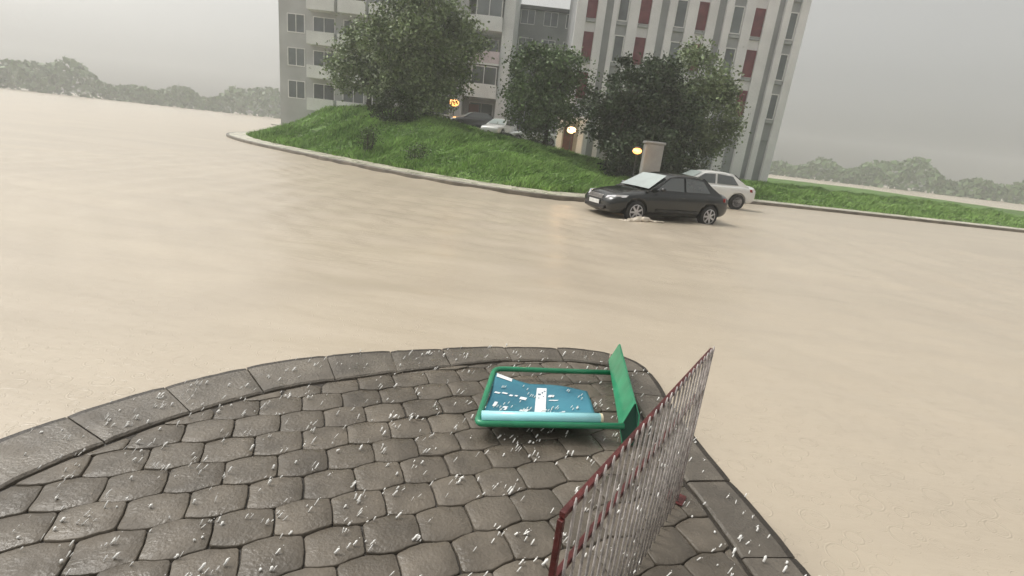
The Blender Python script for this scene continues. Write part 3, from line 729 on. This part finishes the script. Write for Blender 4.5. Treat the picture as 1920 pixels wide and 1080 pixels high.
tree('broadleaf_tree', bz(5.4, 28.2), 'dark dense tree with foliage to the ground, behind the black car', 'tree',
     [(.2, 0, 4.6, 1.9, 1.9, 1.9), (-.4, 0, 3.3, 2.0, 2.0, 1.8), (1.2, 0, 3.2, 1.9, 1.9, 1.9), (-.2, -.3, 1.5, 1.6, 1.6, 1.4), (.6, -.3, 1.4, 1.6, 1.5, 1.3), (1.9, .2, 4.2, 1.5, 1.5, 1.6), (.2, -.4, .8, 1.7, 1.5, .8), (1.7, -.2, 1.6, 1.7, 1.5, 1.5), (.6, .2, 5.4, 1.3, 1.3, 1.2)], 44000, .18, M['leaf3'], .2, .6, 150, G)
tree('broadleaf_tree', bz(9.2, 31.5), 'tall greyish tree beside the dark tree, in front of the white block', 'tree',
     [(0, 0, 5.6, 2.0, 2.0, 2.3), (1.3, 0, 4.2, 1.9, 1.9, 1.9), (-.9, 0, 4.0, 1.8, 1.8, 1.8), (.3, 0, 2.6, 2.0, 1.9, 1.6)], 22000, .19, M['leaf1'], .2, .65, 120, G)
tree('broadleaf_tree', bz(-10.9, 35), 'grey green tree half hidden behind the large left tree', 'tree',
     [(0, 0, 3.6, 2.0, 2.0, 2.0), (-1.0, 0, 2.4, 1.7, 1.7, 1.5), (1.1, 0, 2.4, 1.7, 1.7, 1.6)], 14000, .19, M['leaf1'], .17, .6, 90, G)
# far-off wood beyond the flooded street, nearly lost in the rain
n = 26000; th = rng.uniform(R(-62), R(62), n); rad_ = rng.uniform(215, 250, n)
xs, ys = rad_*np.sin(th), rad_*np.cos(th); top = 7 + 2.2*np.sin(th*23) + 1.6*np.sin(th*51+1) + 1.2*np.sin(th*97+2)
zs = rng.uniform(0, 1, n)**.8*top; Nn = rng.normal(size=(n, 3)); Nn /= np.linalg.norm(Nn, axis=1)[:, None]
wd_ = cards('distant_trees', np.stack([xs, ys, zs], 1), Nn, 1.9, .7, M['leaf2'])
tag(wd_, 'far wood line beyond the flooded street, faded by rain', 'trees', kind='stuff')
def bush(name, base, label, blobs, n, leaf, m, cat='bush', group=None):
    T = thing(name, base, label, cat, group=group)
    mb = MB()
    for k in range(9):
        b = blobs[k % len(blobs)]; a = k*2.4
        mb.tube([(0.05*math.cos(a), .05*math.sin(a), 0), (b[0]*.6+.2*math.cos(a), b[1]*.6+.2*math.sin(a), b[2]*.6), (b[0]+.6*b[3]*math.cos(a), b[1]+.6*b[4]*math.sin(a), b[2]+.4*b[5])], [.035, .022, .007], 6)
    mb.build('stem', M['bark'], T); P, N = crown_pts(blobs, n, .3, 60); cards('foliage', P, N, leaf, .6, m, T)
    return T
bush('shrub', bz(-7.9, 29.6), 'dark green bush on the bank, in front of the large left tree', [(0, 0, .9, 1.05, .9, .9), (-.5, 0, .6, .8, .7, .6), (.7, 0, .5, .7, .6, .5)], 5000, .12, M['leafb'])
bush('shrub', bz(8.4, 27.6), 'dark green bush right of the grey pier, behind the white car', [(0, 0, .9, 1.1, 1.0, 1.0), (.9, 0, .8, .9, .9, .8)], 3500, .12, M['leafb'])
bush('tall_weed', bz(-7.6, 24.6), 'tall brownish weed clump on the left of the grass bank', [(0, 0, .65, .35, .3, .6), (.1, 0, 1.0, .3, .25, .4)], 900, .09, M['weed'], 'weed', 'tall weeds on the bank')
bush('tall_weed', bz(-4.9, 22.6), 'low brownish weed clump near the middle of the grass bank', [(0, 0, .45, .4, .3, .45), (.2, 0, .3, .4, .3, .3)], 700, .09, M['weed'], 'weed', 'tall weeds on the bank')
# clipped dark hedge line in front of the parked cars
hx0, hx1 = -3.1, 2.0
P = []; n = 9000
xs = rng.uniform(hx0, hx1, n); ys = rng.uniform(38.2, 39.0, n); zz = terrain(xs, ys) + rng.uniform(0, .42, n)*(1+.3*np.sin(xs*3))
Nn = rng.normal(size=(n, 3)); Nn /= np.linalg.norm(Nn, axis=1)[:, None]
T = thing('hedge', (0, 0, 0), 'low dark hedge along the crest in front of the parked cars', 'hedge')
cards('foliage', np.stack([xs, ys, zz], 1), Nn, .14, .6, M['leafh'], T)
# grass blades on the bank
n = 760000
gx_ = rng.uniform(-22, 34, n); gy_ = rng.uniform(17.5, 42, n)
pk_ = rng.uniform(size=n) < np.where((gy_ > 32.5) | (gx_ > 9), .30, 1.0); gx_, gy_ = gx_[pk_], gy_[pk_]; n = len(gx_); dd = kerb_dist(gx_, gy_)
patch = np.sin(gx_*1.3+gy_*.7)+np.sin(gx_*2.9-gy_*1.9)+np.sin(gx_*.6-gy_*1.1+2)
keep = (dd > 1.2+.12*np.sin(gx_*5)) & (rng.uniform(size=n) < .75+.12*patch); gx_, gy_, patch = gx_[keep], gy_[keep], patch[keep]; n = len(gx_)
gz_ = terrain(gx_, gy_)-.02
h = rng.uniform(.10, .26, n)*(1+.32*patch.clip(-1.5, 2)); ang = rng.uniform(0, 2*PI, n); wd = rng.uniform(.010, .024, n)
lx = rng.normal(.05, .08, n); ly = rng.normal(0, .08, n)
b0 = np.stack([gx_, gy_, gz_], 1); dv = np.stack([np.cos(ang)*wd, np.sin(ang)*wd, 0*ang], 1)
mid = b0 + np.stack([lx*.4, ly*.4, h*.6], 1); tip = b0 + np.stack([lx*1.5, ly*1.5, h], 1)
V = np.stack([b0-dv, b0+dv, mid+dv*.7, tip, mid-dv*.7], 1).reshape(-1, 3)
me = bpy.data.meshes.new('grass'); me.vertices.add(5*n); me.vertices.foreach_set('co', V.ravel())
me.loops.add(5*n); me.loops.foreach_set('vertex_index', np.arange(5*n, dtype=np.int32))
me.polygons.add(n); me.polygons.foreach_set('loop_start', np.arange(0, 5*n, 5, dtype=np.int32)); me.update(calc_edges=True); me.materials.append(M['grass'])
o = bpy.data.objects.new('grass', me); COL.objects.link(o); tag(o, 'long bright green wet grass covering the bank', 'grass', kind='stuff')

# ------------------------------------------------------------------ rain haze
hz = MB().box((-345, -70, -1.5), (345, 345, 24.5)).build('haze', M['white'])
hm = bpy.data.materials.new('rain_haze'); hm.use_nodes = True; t = hm.node_tree; t.nodes.clear()
vo = t.nodes.new('ShaderNodeVolumePrincipled'); vo.inputs['Color'].default_value = (.94, .96, .96, 1); vo.inputs['Density'].default_value = .0020
vo.inputs['Anisotropy'].default_value = .2
ou = t.nodes.new('ShaderNodeOutputMaterial'); t.links.new(vo.outputs[0], ou.inputs['Volume'])
hz.data.materials.clear(); hz.data.materials.append(hm); tag(hz, 'pale rain haze filling the street', 'haze', kind='stuff')
